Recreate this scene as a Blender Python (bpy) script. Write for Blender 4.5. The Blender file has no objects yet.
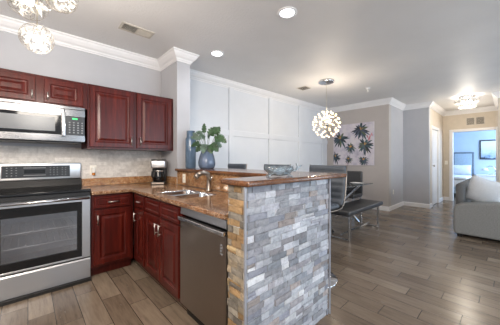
import bpy, bmesh, math, random
from mathutils import Vector, Matrix
random.seed(7)
S = bpy.context.scene
C = S.collection
PI = math.pi

# ------------------------------------------------------------------ camera, world, daylight, kitchen fill, exposure
cam_d = bpy.data.cameras.new('camera')
cam = bpy.data.objects.new('camera', cam_d); C.objects.link(cam)
cam.location = (0, 0, 1.22)
cam.rotation_euler = (PI/2, 0, -math.radians(42.77))
cam_d.sensor_width = 36; cam_d.lens = 36*240/500
cam_d.shift_y = -0.005
cam_d.clip_start = 0.02
S.camera = cam

W = bpy.data.worlds.new('daylight'); S.world = W; W.use_nodes = True
bg = W.node_tree.nodes['Background']
bg.inputs['Color'].default_value = (0.86, 0.93, 1.0, 1); bg.inputs['Strength'].default_value = 0.85

def area(name, loc, target, size, size_y, power, col):
    d = bpy.data.lights.new(name, 'AREA'); d.shape = 'RECTANGLE'; d.size = size; d.size_y = size_y
    d.energy = power; d.color = col
    o = bpy.data.objects.new(name, d); C.objects.link(o); o.location = loc
    o.rotation_euler = (Vector(target)-Vector(loc)).to_track_quat('-Z', 'Y').to_euler()
    return o
area('window_daylight', (3.4, -3.8, 1.35), (2.6, 1.5, 1.55), 3.8, 2.2, 135, (0.74, 0.87, 1.0))
area('kitchen_fill', (-1.3, -0.3, 2.3), (0.3, 2.3, 0.1), 1.5, 1.3, 175, (1.0, 0.87, 0.74))  # added warm fill to brighten the kitchen floor; no window stands here
area('living_daylight', (7.3, -2.4, 1.4), (3.6, 0.2, 0.9), 2.2, 1.8, 75, (0.76, 0.88, 1.0))
area('bedroom_daylight', (11.0, -1.1, 1.7), (11.2, 1.5, 1.0), 2.0, 1.6, 130, (0.50, 0.72, 1.0))

def point(name, loc, power, col, r=0.05):
    d = bpy.data.lights.new(name, 'POINT'); d.energy = power; d.color = col; d.shadow_soft_size = r
    o = bpy.data.objects.new(name, d); C.objects.link(o); o.location = loc; return o

S.view_settings.view_transform = 'Standard'
S.view_settings.look = 'None'
S.view_settings.gamma = 1
S.view_settings.exposure = 0.08

# ------------------------------------------------------------------ materials
def srgb(r, g, b):
    f = lambda c: (c/255/12.92) if c/255 <= .04045 else ((c/255+.055)/1.055)**2.4
    return (f(r), f(g), f(b), 1)

class N:
    """a small node builder"""
    def __init__(s, name):
        s.m = bpy.data.materials.new(name); s.m.use_nodes = True
        s.t = s.m.node_tree; s.b = s.t.nodes['Principled BSDF']; s.out = s.t.nodes['Material Output']
    def n(s, typ, **kw):
        x = s.t.nodes.new(typ)
        for k, v in kw.items(): setattr(x, k, v)
        return x
    def l(s, a, b): s.t.links.new(a, b)
    def val(s, sock, v):
        if hasattr(v, 'is_output') or isinstance(v, bpy.types.NodeSocket): s.l(v, sock)
        else: sock.default_value = v
    def math(s, op, a, b=0.0):
        x = s.n('ShaderNodeMath', operation=op); s.val(x.inputs[0], a); s.val(x.inputs[1], b); return x.outputs[0]
    def coord(s, scale=(1, 1, 1), kind='Object'):
        c = s.n('ShaderNodeTexCoord'); m = s.n('ShaderNodeMapping'); m.inputs['Scale'].default_value = scale
        s.l(c.outputs[kind], m.inputs[0]); return m.outputs[0]
    def noise(s, vec, scale, detail=4, rough=.6):
        x = s.n('ShaderNodeTexNoise'); s.l(vec, x.inputs['Vector'])
        x.inputs['Scale'].default_value = scale; x.inputs['Detail'].default_value = detail; x.inputs['Roughness'].default_value = rough
        return x.outputs['Fac']
    def ramp(s, fac, stops):
        x = s.n('ShaderNodeValToRGB'); e = x.color_ramp.elements
        while len(e) < len(stops): e.new(.5)
        for i, (p, c) in enumerate(stops): e[i].position = p; e[i].color = c
        s.l(fac, x.inputs[0]); return x.outputs[0]
    def mix(s, fac, a, b, mode='MIX'):
        x = s.n('ShaderNodeMix', data_type='RGBA', blend_type=mode)
        s.val(x.inputs[0], fac); s.val(x.inputs[6], a); s.val(x.inputs[7], b); return x.outputs[2]
    def bump(s, h, strength=.2, dist=.01):
        x = s.n('ShaderNodeBump'); x.inputs['Strength'].default_value = strength; x.inputs['Distance'].default_value = dist
        s.l(h, x.inputs['Height']); s.l(x.outputs[0], s.b.inputs['Normal'])

def mat(name, rgb, rough=.5, metal=0, var=.06, scale=12, spec=None, emit=0, emit_rgb=None, bump=0, stretch=(1, 1, 1)):
    k = N(name); base = srgb(*rgb)
    v = k.noise(k.coord(stretch), scale)
    lo = tuple(c*(1-var*2) for c in base[:3])+(1,); hi = tuple(min(1, c*(1+var*2)) for c in base[:3])+(1,)
    k.l(k.ramp(v, [(.3, lo), (.7, hi)]), k.b.inputs['Base Color'])
    k.b.inputs['Roughness'].default_value = rough; k.b.inputs['Metallic'].default_value = metal
    if spec is not None: k.b.inputs['Specular IOR Level'].default_value = spec
    if emit:
        k.b.inputs['Emission Color'].default_value = srgb(*(emit_rgb or rgb)); k.b.inputs['Emission Strength'].default_value = emit
    if bump: k.bump(v, bump, .01)
    return k.m

def glassy(name, tint, transp=.7, diffuse=(200, 220, 235), gloss_rough=.05):
    k = N(name)
    tr = k.n('ShaderNodeBsdfTransparent'); tr.inputs[0].default_value = srgb(*tint)
    di = k.n('ShaderNodeBsdfDiffuse')
    nz = k.noise(k.coord(), 20)
    d = srgb(*diffuse)
    k.l(k.ramp(nz, [(.3, tuple(c*.8 for c in d[:3])+(1,)), (.7, d)]), di.inputs[0])
    mx = k.n('ShaderNodeMixShader'); mx.inputs[0].default_value = 1-transp
    k.l(tr.outputs[0], mx.inputs[1]); k.l(di.outputs[0], mx.inputs[2])
    gl = k.n('ShaderNodeBsdfGlossy'); gl.inputs['Roughness'].default_value = gloss_rough
    fr = k.n('ShaderNodeFresnel'); fr.inputs[0].default_value = 1.5
    m2 = k.n('ShaderNodeMixShader'); k.l(fr.outputs[0], m2.inputs[0])
    k.l(mx.outputs[0], m2.inputs[1]); k.l(gl.outputs[0], m2.inputs[2])
    k.l(m2.outputs[0], k.out.inputs[0]); return k.m

def mirror_tint(name, tint, refl):
    k = N(name); tr = k.n('ShaderNodeBsdfTransparent'); tr.inputs[0].default_value = srgb(*tint)
    gl = k.n('ShaderNodeBsdfGlossy'); gl.inputs['Roughness'].default_value = .18; gl.inputs[0].default_value = (.9, .92, .95, 1)
    mx = k.n('ShaderNodeMixShader'); mx.inputs[0].default_value = refl
    k.l(tr.outputs[0], mx.inputs[1]); k.l(gl.outputs[0], mx.inputs[2]); k.l(mx.outputs[0], k.out.inputs[0]); return k.m

def make_floor():
    k = N('wood_look_plank_tile')
    c = k.n('ShaderNodeTexCoord'); sp = k.n('ShaderNodeSeparateXYZ'); k.l(c.outputs['Object'], sp.inputs[0])
    x, y = sp.outputs[0], sp.outputs[1]
    u = k.math('DIVIDE', x, .157); row = k.math('FLOOR', u)
    off = k.math('FRACT', k.math('MULTIPLY', row, .373))
    v = k.math('ADD', k.math('DIVIDE', y, .62), off); idx = k.math('FLOOR', v)
    cb = k.n('ShaderNodeCombineXYZ'); k.l(row, cb.inputs[0]); k.l(idx, cb.inputs[1])
    wn = k.n('ShaderNodeTexWhiteNoise', noise_dimensions='3D'); k.l(cb.outputs[0], wn.inputs[0])
    col = k.ramp(wn.outputs[0], [(0, srgb(96, 83, 72)), (.3, srgb(110, 97, 84)), (.65, srgb(124, 110, 96)), (1, srgb(150, 136, 120))])
    cb2 = k.n('ShaderNodeCombineXYZ')
    k.l(k.math('MULTIPLY', x, 22), cb2.inputs[0]); k.l(k.math('ADD', k.math('MULTIPLY', y, 2.2), k.math('MULTIPLY', wn.outputs[0], 40)), cb2.inputs[1])
    g = k.noise(cb2.outputs[0], 1.6, 5, .65)
    col = k.mix(k.math('MULTIPLY', g, .75), col, k.ramp(g, [(.3, srgb(150, 131, 111)), (.72, srgb(56, 45, 36))]))
    fu = k.math('FRACT', u); fv = k.math('FRACT', v)
    e1 = k.math('LESS_THAN', k.math('MINIMUM', fu, k.math('SUBTRACT', 1, fu)), .014)
    e2 = k.math('LESS_THAN', k.math('MINIMUM', fv, k.math('SUBTRACT', 1, fv)), .0032)
    e = k.math('MAXIMUM', e1, e2)
    k.l(k.mix(e, col, srgb(40, 33, 29)), k.b.inputs['Base Color'])
    k.l(k.math('ADD', k.math('MULTIPLY', g, .2), .14), k.b.inputs['Roughness'])
    k.bump(k.math('SUBTRACT', k.math('MULTIPLY', g, .3), e), .25, .004)
    return k.m

def make_granite(name, dark=0):
    k = N(name); co = k.coord()
    wv = k.noise(co, 3, 3)
    a = k.noise(co, 9, 6, .65); b = k.noise(co, 60, 3, .7)
    vo = k.n('ShaderNodeTexVoronoi'); k.l(co, vo.inputs['Vector']); vo.inputs['Scale'].default_value = 130
    if dark:
        c1 = k.ramp(a, [(.3, srgb(44, 25, 18)), (.5, srgb(98, 56, 34)), (.62, srgb(132, 82, 46)), (.75, srgb(52, 32, 24))])
    elif dark < 0:
        c1 = k.ramp(a, [(.3, srgb(108, 70, 44)), (.44, srgb(194, 138, 80)), (.56, srgb(228, 188, 136)), (.7, srgb(128, 84, 52))])
    else:
        c1 = k.ramp(a, [(.28, srgb(112, 62, 32)), (.45, srgb(178, 116, 62)), (.58, srgb(208, 156, 98)), (.72, srgb(142, 80, 40))])
    c2 = k.ramp(b, [(.36, srgb(44, 30, 24)), (.5, srgb(160, 106, 60) if dark > 0 else srgb(176, 126, 82)), (.68, srgb(170, 130, 96) if dark > 0 else srgb(226, 198, 160))])
    c3 = k.mix(.3 if dark > 0 else .45, c1, c2)
    sp_ = k.noise(co, 150, 2, .6)
    c4 = k.mix(k.math('LESS_THAN', sp_, .43), c3, srgb(58, 40, 32)); c4 = k.mix(k.math('GREATER_THAN', sp_, .60), c4, srgb(140, 110, 84) if dark > 0 else srgb(216, 196, 172))
    c4 = k.mix(k.ramp(k.noise(co, 5, 4), [(.45, (0, 0, 0, 1)), (.62, (.55, .55, .55, 1))]), c4, srgb(70, 42, 28))
    k.l(c4, k.b.inputs['Base Color']); k.b.inputs['Roughness'].default_value = .16
    return k.m

def make_wood(name, dark, mid, light):
    k = N(name)
    g = k.noise(k.coord((14, 14, 1.3)), 2.2, 6, .6); f = k.noise(k.coord(), 3, 3)
    c = k.ramp(g, [(.25, srgb(*dark)), (.52, srgb(*mid)), (.8, srgb(*light))])
    k.l(k.mix(k.math('MULTIPLY', f, .5), c, srgb(*mid)), k.b.inputs['Base Color'])
    k.b.inputs['Roughness'].default_value = .3; k.b.inputs['Specular IOR Level'].default_value = .3
    return k.m

def make_steel(name, rgb, rough=.26, stretch=(1, 1, 60)):
    k = N(name); v = k.noise(k.coord(stretch), 6, 3); b = srgb(*rgb)
    k.l(k.ramp(v, [(.3, tuple(c*.96 for c in b[:3])+(1,)), (.7, b)]), k.b.inputs['Base Color'])
    k.b.inputs['Metallic'].default_value = 1
    k.l(k.math('ADD', k.math('MULTIPLY', v, .04), rough-.02), k.b.inputs['Roughness'])
    return k.m

def make_stone(name):
    k = N(name)
    at = k.n('ShaderNodeAttribute', attribute_name='stone_colour'); co = k.coord()
    a = k.noise(co, 26, 6, .7); b = k.noise(co, 90, 3, .7)
    m1 = k.mix(1.0, at.outputs['Color'], k.ramp(a, [(.3, (.62, .62, .64, 1)), (.52, (1, 1, 1, 1)), (.72, (1.15, 1.15, 1.15, 1))]), 'MULTIPLY')
    k.l(k.mix(k.math('MULTIPLY', b, .22), m1, srgb(96, 96, 98)), k.b.inputs['Base Color'])
    k.b.inputs['Roughness'].default_value = .75
    k.bump(a, .6, .012); return k.m

def make_brick(name, c1, c2, mortar, w, h, swap):
    k = N(name); c = k.n('ShaderNodeTexCoord'); sp = k.n('ShaderNodeSeparateXYZ'); k.l(c.outputs['Object'], sp.inputs[0])
    cb = k.n('ShaderNodeCombineXYZ'); k.l(sp.outputs[swap], cb.inputs[0]); k.l(sp.outputs[2], cb.inputs[1])
    br = k.n('ShaderNodeTexBrick'); k.l(cb.outputs[0], br.inputs['Vector'])
    br.inputs['Color1'].default_value = srgb(*c1); br.inputs['Color2'].default_value = srgb(*c2); br.inputs['Mortar'].default_value = srgb(*mortar)
    br.inputs['Scale'].default_value = 1; br.inputs['Brick Width'].default_value = w; br.inputs['Row Height'].default_value = h
    br.inputs['Mortar Size'].default_value = .0025
    n = k.noise(k.coord(), 30, 5)
    k.l(k.mix(1.0, br.outputs['Color'], k.ramp(n, [(.3, (.8, .79, .78, 1)), (.7, (1.08, 1.08, 1.08, 1))]), 'MULTIPLY'), k.b.inputs['Base Color'])
    k.b.inputs['Roughness'].default_value = .5
    k.bump(k.math('SUBTRACT', n, br.outputs['Fac']), .25, .006); return k.m

def make_ceiling():
    k = N('textured_ceiling_paint'); n = k.noise(k.coord(), 34, 6, .7); n2 = k.noise(k.coord(), 1.2, 2)
    k.l(k.ramp(n2, [(.3, srgb(220, 219, 219)), (.7, srgb(228, 227, 227))]), k.b.inputs['Base Color'])
    k.b.inputs['Roughness'].default_value = .48; k.bump(n, .35, .02); return k.m

M = dict(
    floor=make_floor(), ceiling=make_ceiling(),
    wall=mat('cool_grey_wall_paint', (180, 181, 186), .6, var=.015, scale=4),
    wall_art=mat('warm_grey_wall_paint', (182, 176, 173), .6, var=.015, scale=4),
    accent=mat('white_panel_paint', (216, 219, 224), .45, var=.012, scale=3),
    hallwall=mat('beige_hall_paint', (206, 196, 182), .6, var=.02, scale=9, bump=.05),
    bedwall=mat('pale_blue_grey_wall_paint', (190, 206, 222), .6, var=.02, scale=3),
    trim=mat('white_trim_paint', (232, 232, 234), .35, var=.01, scale=6),
    cherry=make_wood('dark_cherry_wood', (38, 9, 7), (74, 19, 13), (112, 42, 26)),
    cherry_frame=make_wood('cherry_frame_wood', (34, 8, 6), (66, 17, 12), (98, 36, 23)),
    cherry_dark=mat('shadowed_cabinet_interior', (36, 14, 13), .5),
    granite=make_granite('golden_brown_granite'), counter=make_granite('speckled_brown_granite', -1), granite_dark=make_granite('dark_brown_granite_bar', 1),
    tile=make_brick('tumbled_stone_brick_tile', (226, 222, 217), (202, 197, 192), (206, 202, 197), .15, .05, 0),
    stone=make_stone('split_face_ledger_stone'),
    steel=make_steel('brushed_stainless_steel', (198, 199, 202), .34, (1, 1, 40)),
    steel_oven=make_steel('matte_stainless_steel', (136, 136, 138), .24, (1, 1, 40)),
    steel_dark=make_steel('dark_stainless_steel', (150, 140, 131), .3, (1, 1, 1)),
    steel_vert=make_steel('stainless_handle_steel', (205, 206, 208), .2, (1, 1, 1)),
    chrome=make_steel('polished_chrome', (212, 213, 216), .1, (1, 1, 1)),
    rack=mat('pale_oven_rack_wire', (236, 236, 236), .3),
    strip=mat('grey_metal_edge_strip', (150, 154, 164), .5, metal=.3),
    nickel=make_steel('satin_nickel', (206, 204, 200), .28, (1, 1, 1)),
    black_glass=mat('black_ceramic_glass', (16, 16, 18), .08, var=.02),
    black=mat('black_plastic', (24, 24, 26), .4, var=.05),
    dark=mat('near_black_kick', (18, 16, 15), .6),
    grey_panel=mat('charcoal_control_panel', (48, 50, 54), .25, var=.04),
    button=mat('pale_key_print', (120, 122, 126), .5),
    green_led=mat('green_clock_digits', (60, 220, 120), .4, emit=.8),
    oven_in=mat('pale_oven_enamel_reflection', (226, 228, 232), .35, var=.04),  # enamel lightened to stand in for the room mirrored in the oven window
    oven_glass=mirror_tint('tinted_oven_glass', (224, 226, 230), .16),
    micro_glass=mat('grey_meshed_microwave_glass', (84, 88, 94), .28, var=.03),
    leather=mat('charcoal_grey_leather', (78, 84, 92), .45, var=.05, scale=30),
    leather_dark=mat('dark_grey_leather', (52, 52, 54), .42, var=.06, scale=30),
    glass=glassy('clear_table_glass', (214, 226, 228), .75, (140, 148, 152)),
    crystal=glassy('clear_wine_glass', (245, 248, 250), .8, (220, 225, 230)),
    blue_glass=glassy('smoky_blue_glass', (190, 204, 224), .55, (140, 160, 190)),
    blue_tall=glassy('deep_blue_glass', (172, 194, 216), .5, (126, 154, 184)),
    ice_glass=glassy('ice_blue_moulded_glass', (238, 245, 250), .8, (206, 226, 240), .08),
    shard=glassy('frosted_crystal', (255, 250, 242), .25, (250, 248, 244)),
    leaf=mat('deep_green_leaf', (78, 112, 76), .4, var=.3, scale=18),
    leaf2=mat('grey_green_leaf', (118, 142, 126), .45, var=.25, scale=18),
    stem=mat('green_stem', (76, 94, 62), .5),
    white_plastic=mat('white_plastic', (235, 233, 228), .4, var=.01),
    ivory=mat('ivory_outlet_plastic', (240, 236, 226), .4, var=.02),
    amber=mat('amber_scent_oil', (206, 130, 54), .2),
    bulb=mat('warm_bulb_glass', (255, 236, 200), .3, emit=3.2, emit_rgb=(255, 228, 186)),
    globe_bulb=mat('glowing_white_bulb', (255, 246, 232), .3, emit=11, emit_rgb=(255, 244, 226)),
    lens=mat('lit_downlight_lens', (255, 255, 255), .3, emit=9, emit_rgb=(240, 246, 255)),
    wire=mat('dark_bronze_wire', (150, 144, 136), .3, metal=.7),
    silver=mat('silver_rod', (196, 188, 172), .3, metal=.8),
    vent_tan=mat('beige_vent_metal', (196, 190, 180), .5), vent_dark=mat('dark_vent_gap', (74, 70, 66), .7),
    sofa=mat('grey_woven_upholstery', (134, 134, 132), .85, var=.09, scale=70, bump=.15),
    sofa_shaded=mat('shaded_grey_upholstery', (96, 97, 98), .85, var=.08, scale=70, bump=.15),  # sofa fabric darkened to paint the shade on its back
    pillow=mat('pale_grey_plush', (216, 221, 227), .9, var=.02, scale=40, bump=.03),
    linen=mat('white_bed_linen', (232, 236, 242), .85, var=.04, scale=6, bump=.3),
    bedframe=mat('grey_blue_headboard_fabric', (164, 182, 200), .8, var=.06, scale=30),
    headframe=mat('slate_headboard_frame', (112, 124, 138), .5),
    picture_black=mat('black_picture_frame', (40, 42, 46), .4),
    plate=mat('white_porcelain', (232, 232, 230), .2, var=.01),
    tan=mat('tan_throw_fabric', (176, 160, 140), .9, var=.08, scale=40),
    door=mat('white_door_paint', (236, 236, 236), .4, var=.01),
)

# ------------------------------------------------------------------ mesh helpers
def link(name, bm, m, parent=None, loc=None, rotz=0):
    me = bpy.data.meshes.new(name); bm.normal_update(); bm.to_mesh(me); bm.free()
    for x in (m if isinstance(m, (list, tuple)) else [m]): me.materials.append(x)
    o = bpy.data.objects.new(name, me); C.objects.link(o)
    if parent: o.parent = parent
    if loc: o.location = loc
    o.rotation_euler.z = rotz
    return o
def tag(o, label=None, cat=None, group=None, kind=None):
    for k, v in (('label', label), ('category', cat), ('group', group), ('kind', kind)):
        if v: o[k] = v
    return o
def thing(name, label, cat, loc=(0, 0, 0), rotz=0, group=None):
    o = bpy.data.objects.new(name, None); C.objects.link(o); o.empty_display_size = .1
    o.location = loc; o.rotation_euler.z = rotz
    return tag(o, label, cat, group)
def struct(name, bm, m, label=None):
    o = link(name, bm, m); o['kind'] = 'structure'
    if label: o['label'] = label
    return o
def copy_tree(o, parent=None):
    c = o.copy(); C.objects.link(c)
    if parent: c.parent = parent
    for ch in list(o.children): copy_tree(ch, c)
    return c
def B(): return bmesh.new()
def box(bm, x0, x1, y0, y1, z0, z1, bev=0, seg=2, mi=0, mx=None):
    t = bmesh.new()
    bmesh.ops.create_cube(t, size=1)
    for v in t.verts: v.co = Vector((x0+(v.co.x+.5)*(x1-x0), y0+(v.co.y+.5)*(y1-y0), z0+(v.co.z+.5)*(z1-z0)))
    if bev:
        bmesh.ops.bevel(t, geom=t.edges[:], offset=bev, segments=seg, profile=.5, affect='EDGES')
    merge(bm, t, mi, mx); return bm
def merge(bm, t, mi=0, mx=None, smooth=None):
    mp = {}
    for v in t.verts: mp[v] = bm.verts.new(mx @ v.co if mx else v.co)
    for f in t.faces:
        try: g = bm.faces.new([mp[v] for v in f.verts])
        except ValueError: continue
        g.material_index = mi; g.smooth = f.smooth if smooth is None else smooth
    t.free()
def tube(bm, pts, r, n=8, closed=False, mi=0, caps=True):
    pts = [Vector(p) for p in pts]; k = len(pts)
    rs = r if isinstance(r, (list, tuple)) else [r]*k
    rings = []; up = None
    for i, p in enumerate(pts):
        a = pts[(i-1) % k] if (closed or i > 0) else p
        b = pts[(i+1) % k] if (closed or i < k-1) else p
        d = (b-a).normalized()
        if up is None:
            up = d.orthogonal().normalized()
        up = (up - d*up.dot(d))
        up = up.normalized() if up.length > 1e-6 else d.orthogonal().normalized()
        s = d.cross(up)
        rings.append([bm.verts.new(p + (up*math.cos(2*PI*j/n) + s*math.sin(2*PI*j/n))*rs[i]) for j in range(n)])
    for i in range(k if closed else k-1):
        A, D = rings[i], rings[(i+1) % k]
        for j in range(n):
            f = bm.faces.new((A[j], A[(j+1) % n], D[(j+1) % n], D[j])); f.smooth = True; f.material_index = mi
    if not closed and caps:
        for rg, rev in ((rings[0], True), (rings[-1], False)):
            f = bm.faces.new(rg[::-1] if rev else rg); f.material_index = mi
    return bm
def lathe(bm, prof, n=24, c=(0, 0, 0), mi=0, closed=False):
    rings = []
    for r, z in prof:
        if r < 1e-5: rings.append([bm.verts.new((c[0], c[1], c[2]+z))])
        else: rings.append([bm.verts.new((c[0]+r*math.cos(2*PI*j/n), c[1]+r*math.sin(2*PI*j/n), c[2]+z)) for j in range(n)])
    L = len(rings)
    for i in range(L if closed else L-1):
        A, D = rings[i], rings[(i+1) % L]
        for j in range(n):
            q = [A[j % len(A)], A[(j+1) % len(A)], D[(j+1) % len(D)], D[j % len(D)]]
            u = []
            for v in q:
                if v not in u: u.append(v)
            if len(u) > 2:
                f = bm.faces.new(u); f.smooth = True; f.material_index = mi
    return bm
def ball(bm, c, r, u=12, v=8, sc=(1, 1, 1), mi=0):
    t = bmesh.new(); bmesh.ops.create_uvsphere(t, u_segments=u, v_segments=v, radius=r)
    for f in t.faces: f.smooth = True
    merge(bm, t, mi, Matrix.Translation(c) @ Matrix.Diagonal((*sc, 1))); return bm
def prism(bm, poly, axis, a, b, mi=0):
    """polygon in the plane normal to axis, extruded from a to b"""
    def P(p, h):
        return {'x': (h, p[0], p[1]), 'y': (p[0], h, p[1]), 'z': (p[0], p[1], h)}[axis]
    A = [bm.verts.new(P(p, a)) for p in poly]; D = [bm.verts.new(P(p, b)) for p in poly]
    n = len(poly); fs = [bm.faces.new(A), bm.faces.new(D[::-1])]
    for i in range(n): fs.append(bm.faces.new((A[i], A[(i+1) % n], D[(i+1) % n], D[i])))
    for f in fs: f.material_index = mi
    bmesh.ops.recalc_face_normals(bm, faces=fs); return bm
def slab(xs, ys, cells, z0, z1, bev=.008):
    """slab of grid cells, one closed skin, bevelled"""
    bm = B(); vt = {}; fs = []
    for (i, j) in cells:
        q = []
        for (a, b) in ((i, j), (i+1, j), (i+1, j+1), (i, j+1)):
            if (a, b) not in vt: vt[(a, b)] = bm.verts.new((xs[a], ys[b], z0))
            q.append(vt[(a, b)])
        fs.append(bm.faces.new(q))
    r = bmesh.ops.extrude_face_region(bm, geom=fs)
    for v in r['geom']:
        if isinstance(v, bmesh.types.BMVert): v.co.z = z1
    bmesh.ops.recalc_face_normals(bm, faces=bm.faces[:])
    bmesh.ops.dissolve_limit(bm, angle_limit=.01, verts=bm.verts[:], edges=bm.edges[:])
    if bev:
        ed = [e for e in bm.edges if len(e.link_faces) == 2 and e.calc_face_angle(0) > .5]
        bmesh.ops.bevel(bm, geom=ed, offset=bev, segments=3, profile=.5, affect='EDGES')
    return bm
def panel(bm, x0, x1, z0, z1, y, steps, mi=0):
    """nested rectangles facing -y: steps = [(inset, depth y offset)], first is the back edge"""
    rings = []
    for ins, dy in steps:
        rings.append([bm.verts.new(p) for p in ((x0+ins, y+dy, z0+ins), (x1-ins, y+dy, z0+ins), (x1-ins, y+dy, z1-ins), (x0+ins, y+dy, z1-ins))])
    fs = []
    for A, D in zip(rings, rings[1:]):
        for j in range(4): fs.append(bm.faces.new((A[j], A[(j+1) % 4], D[(j+1) % 4], D[j])))
    fs.append(bm.faces.new(rings[-1])); fs.append(bm.faces.new(rings[0][::-1]))
    for f in fs: f.material_index = mi
    return bm
def sweep(path, prof, closed=False):
    """profile (out, z) swept along a wall line in plan, room on the right of travel, mitred"""
    bm = B(); n = len(path); P = [Vector(p) for p in path]; rings = []
    for i, p in enumerate(P):
        d0 = (P[i]-P[i-1]).normalized() if i > 0 else None
        d1 = (P[i+1]-P[i]).normalized() if i < n-1 else None
        n0 = Vector((d0.y, -d0.x)) if d0 else None; n1 = Vector((d1.y, -d1.x)) if d1 else None
        if n0 is None: m = n1
        elif n1 is None: m = n0
        else: m = (n0+n1)/(1+n0.dot(n1))
        rings.append([bm.verts.new((p.x+m.x*o, p.y+m.y*o, z)) for o, z in prof])
    k = len(prof)
    for A, D in zip(rings, rings[1:]):
        for j in range(k): bm.faces.new((A[j], A[(j+1) % k], D[(j+1) % k], D[j]))
    bm.faces.new(rings[0]); bm.faces.new(rings[-1][::-1])
    bmesh.ops.recalc_face_normals(bm, faces=bm.faces[:]); return bm
def puff(bm, sx, sy, sz, mx=None, n=10, pw=.45, mi=0):
    """a stuffed pillow: a square that is thick in the middle and thin at the seams"""
    t = bmesh.new(); top = {}; bot = {}
    for i in range(n+1):
        for j in range(n+1):
            u, v = i/n*2-1, j/n*2-1
            h = ((1-u*u)*(1-v*v))**pw
            pin = 1 - .07*(1-abs(u))*abs(v) - .07*(1-abs(v))*abs(u)
            p = (u*sx/2*pin, v*sy/2*pin)
            edge = i in (0, n) or j in (0, n)
            top[i, j] = t.verts.new((*p, h*sz/2)); bot[i, j] = top[i, j] if edge else t.verts.new((*p, -h*sz/2))
    for i in range(n):
        for j in range(n):
            t.faces.new((top[i, j], top[i+1, j], top[i+1, j+1], top[i, j+1]))
            try: t.faces.new((bot[i, j], bot[i, j+1], bot[i+1, j+1], bot[i+1, j]))
            except ValueError: pass
    for f in t.faces: f.smooth = True
    merge(bm, t, mi, mx); return bm
def rounded(bm, x0, x1, y0, y1, z0, z1, r, mi=0, mx=None, seg=4):
    t = bmesh.new(); box(t, x0, x1, y0, y1, z0, z1, r, seg)
    for f in t.faces: f.smooth = True
    merge(bm, t, mi, mx); return bm

H = 2.68           # ceiling height
YW = 3.56          # kitchen and dining wall
# ------------------------------------------------------------------ the setting
bm = B(); box(bm, -1.6, 13.0, -4.2, 3.75, -.08, 0); struct('floor', bm, M['floor'], 'grey-brown wood-look plank tile floor')
bm = B(); box(bm, -1.6, 13.0, -4.2, 3.75, H, H+.08); struct('ceiling', bm, M['ceiling'], 'flat textured white ceiling')
bm = B(); box(bm, -1.6, 1.47, YW, YW+.15, 0, H); struct('wall_kitchen', bm, M['wall'], 'grey painted wall behind the range')
bm = B(); box(bm, 1.47, 1.66, 3.03, YW+.15, 0, H); struct('wall_column', bm, M['wall'], 'stub wall at the end of the raised bar')
bm = B(); box(bm, 1.66, 6.31, YW, YW+.15, 0, H)
for x in (1.71, 2.80, 3.89, 4.98, 6.07): box(bm, x-.055, x+.055, YW-.024, YW, .12, H-.1, .004)
for z in (.72, 1.725): box(bm, 1.66, 6.31, YW-.020, YW, z-.055, z+.055, .004)
struct('wall_accent', bm, M['accent'], 'white board-and-batten dining wall')
bm = B(); box(bm, 6.31, 6.46, 1.95, YW+.15, 0, H); struct('wall_dining', bm, M['wall_art'], 'warm grey dining wall with the palm painting')
bm = B(); box(bm, 6.46, 7.43, 1.95, 2.1, 0, H); struct('wall_return', bm, M['wall'], 'short grey wall turning away past the dining wall')
bm = B(); box(bm, 7.43, 7.58, 1.50, 2.1, 0, H); box(bm, 7.43, 7.58, 1.378, 1.50, 0, H); struct('wall_living', bm, M['wall'], 'grey wall left of the hall')
bm = B()
box(bm, 7.58, 7.76, 1.378, 1.50, 0, H); box(bm, 8.55, 9.45, 1.378, 1.50, 0, H); box(bm, 7.76, 8.55, 1.378, 1.50, 2.06, H)
struct('wall_hall_left', bm, M['hallwall'], 'left wall of the hall with a white door')
bm = B()
box(bm, 9.30, 9.45, 1.16, 1.378, 0, H); box(bm, 9.30, 9.45, -.3, .235, 0, H); box(bm, 9.30, 9.45, .235, 1.16, 2.06, H)
struct('wall_hall_end', bm, M['hallwall'], 'beige hall end wall round the bedroom doorway')
bm = B(); box(bm, 7.43, 9.30, .02, .17, 0, H); struct('wall_hall_right', bm, M['hallwall'], 'right wall of the hall')
bm = B(); box(bm, 7.43, 7.58, -4.2, .02, 0, H); struct('wall_living_right', bm, M['wall'], 'living room wall right of the hall')
bm = B(); box(bm, 12.3, 12.45, -2.0, 3.0, 0, H); struct('wall_bedroom', bm, M['bedwall'], 'pale blue bedroom wall')
bm = B(); box(bm, 9.45, 12.3, 2.85, 3.0, 0, H); struct('wall_bedroom_left', bm, M['bedwall'], 'left bedroom wall')
bm = B(); box(bm, -1.6, -1.45, -4.2, YW+.15, 0, H); struct('wall_left', bm, M['wall'], 'left kitchen wall')
# tile behind the counter
bm = B(); box(bm, -1.45, 1.47, YW-.012, YW, .90, 1.37); struct('trim_4', bm, M['tile'], 'tumbled stone brick backsplash tile')

crown = [(0, H), (.095, H), (.095, H-.014), (.082, H-.022), (.074, H-.042), (.05, H-.074), (.03, H-.09), (.022, H-.108), (.012, H-.114), (.012, H-.128), (0, H-.128)]
struct('trim_1', sweep([(-1.45, YW), (1.47, YW), (1.47, 3.03), (1.66, 3.03), (1.66, YW), (6.31, YW), (6.31, 1.95), (7.43, 1.95), (7.43, 1.378),
    (9.30, 1.378), (9.30, .17), (7.43, .17), (7.43, -4.2)], crown), M['trim'], 'white crown moulding')
basep = [(0, 0), (.016, 0), (.016, .085), (.010, .10), (0, .105)]
struct('baseboard_dining', sweep([(1.66, YW), (6.31, YW), (6.31, 1.95), (7.43, 1.95), (7.43, 1.378), (7.69, 1.378)], basep), M['trim'], 'white baseboard of the dining side')
struct('baseboard_hall', sweep([(8.62, 1.378), (9.30, 1.378), (9.30, 1.232)], basep), M['trim'], 'white baseboard of the hall')
struct('baseboard_living', sweep([(9.30, .17), (7.43, .17), (7.43, -4.2)], basep), M['trim'], 'white baseboard right of the hall')
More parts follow.
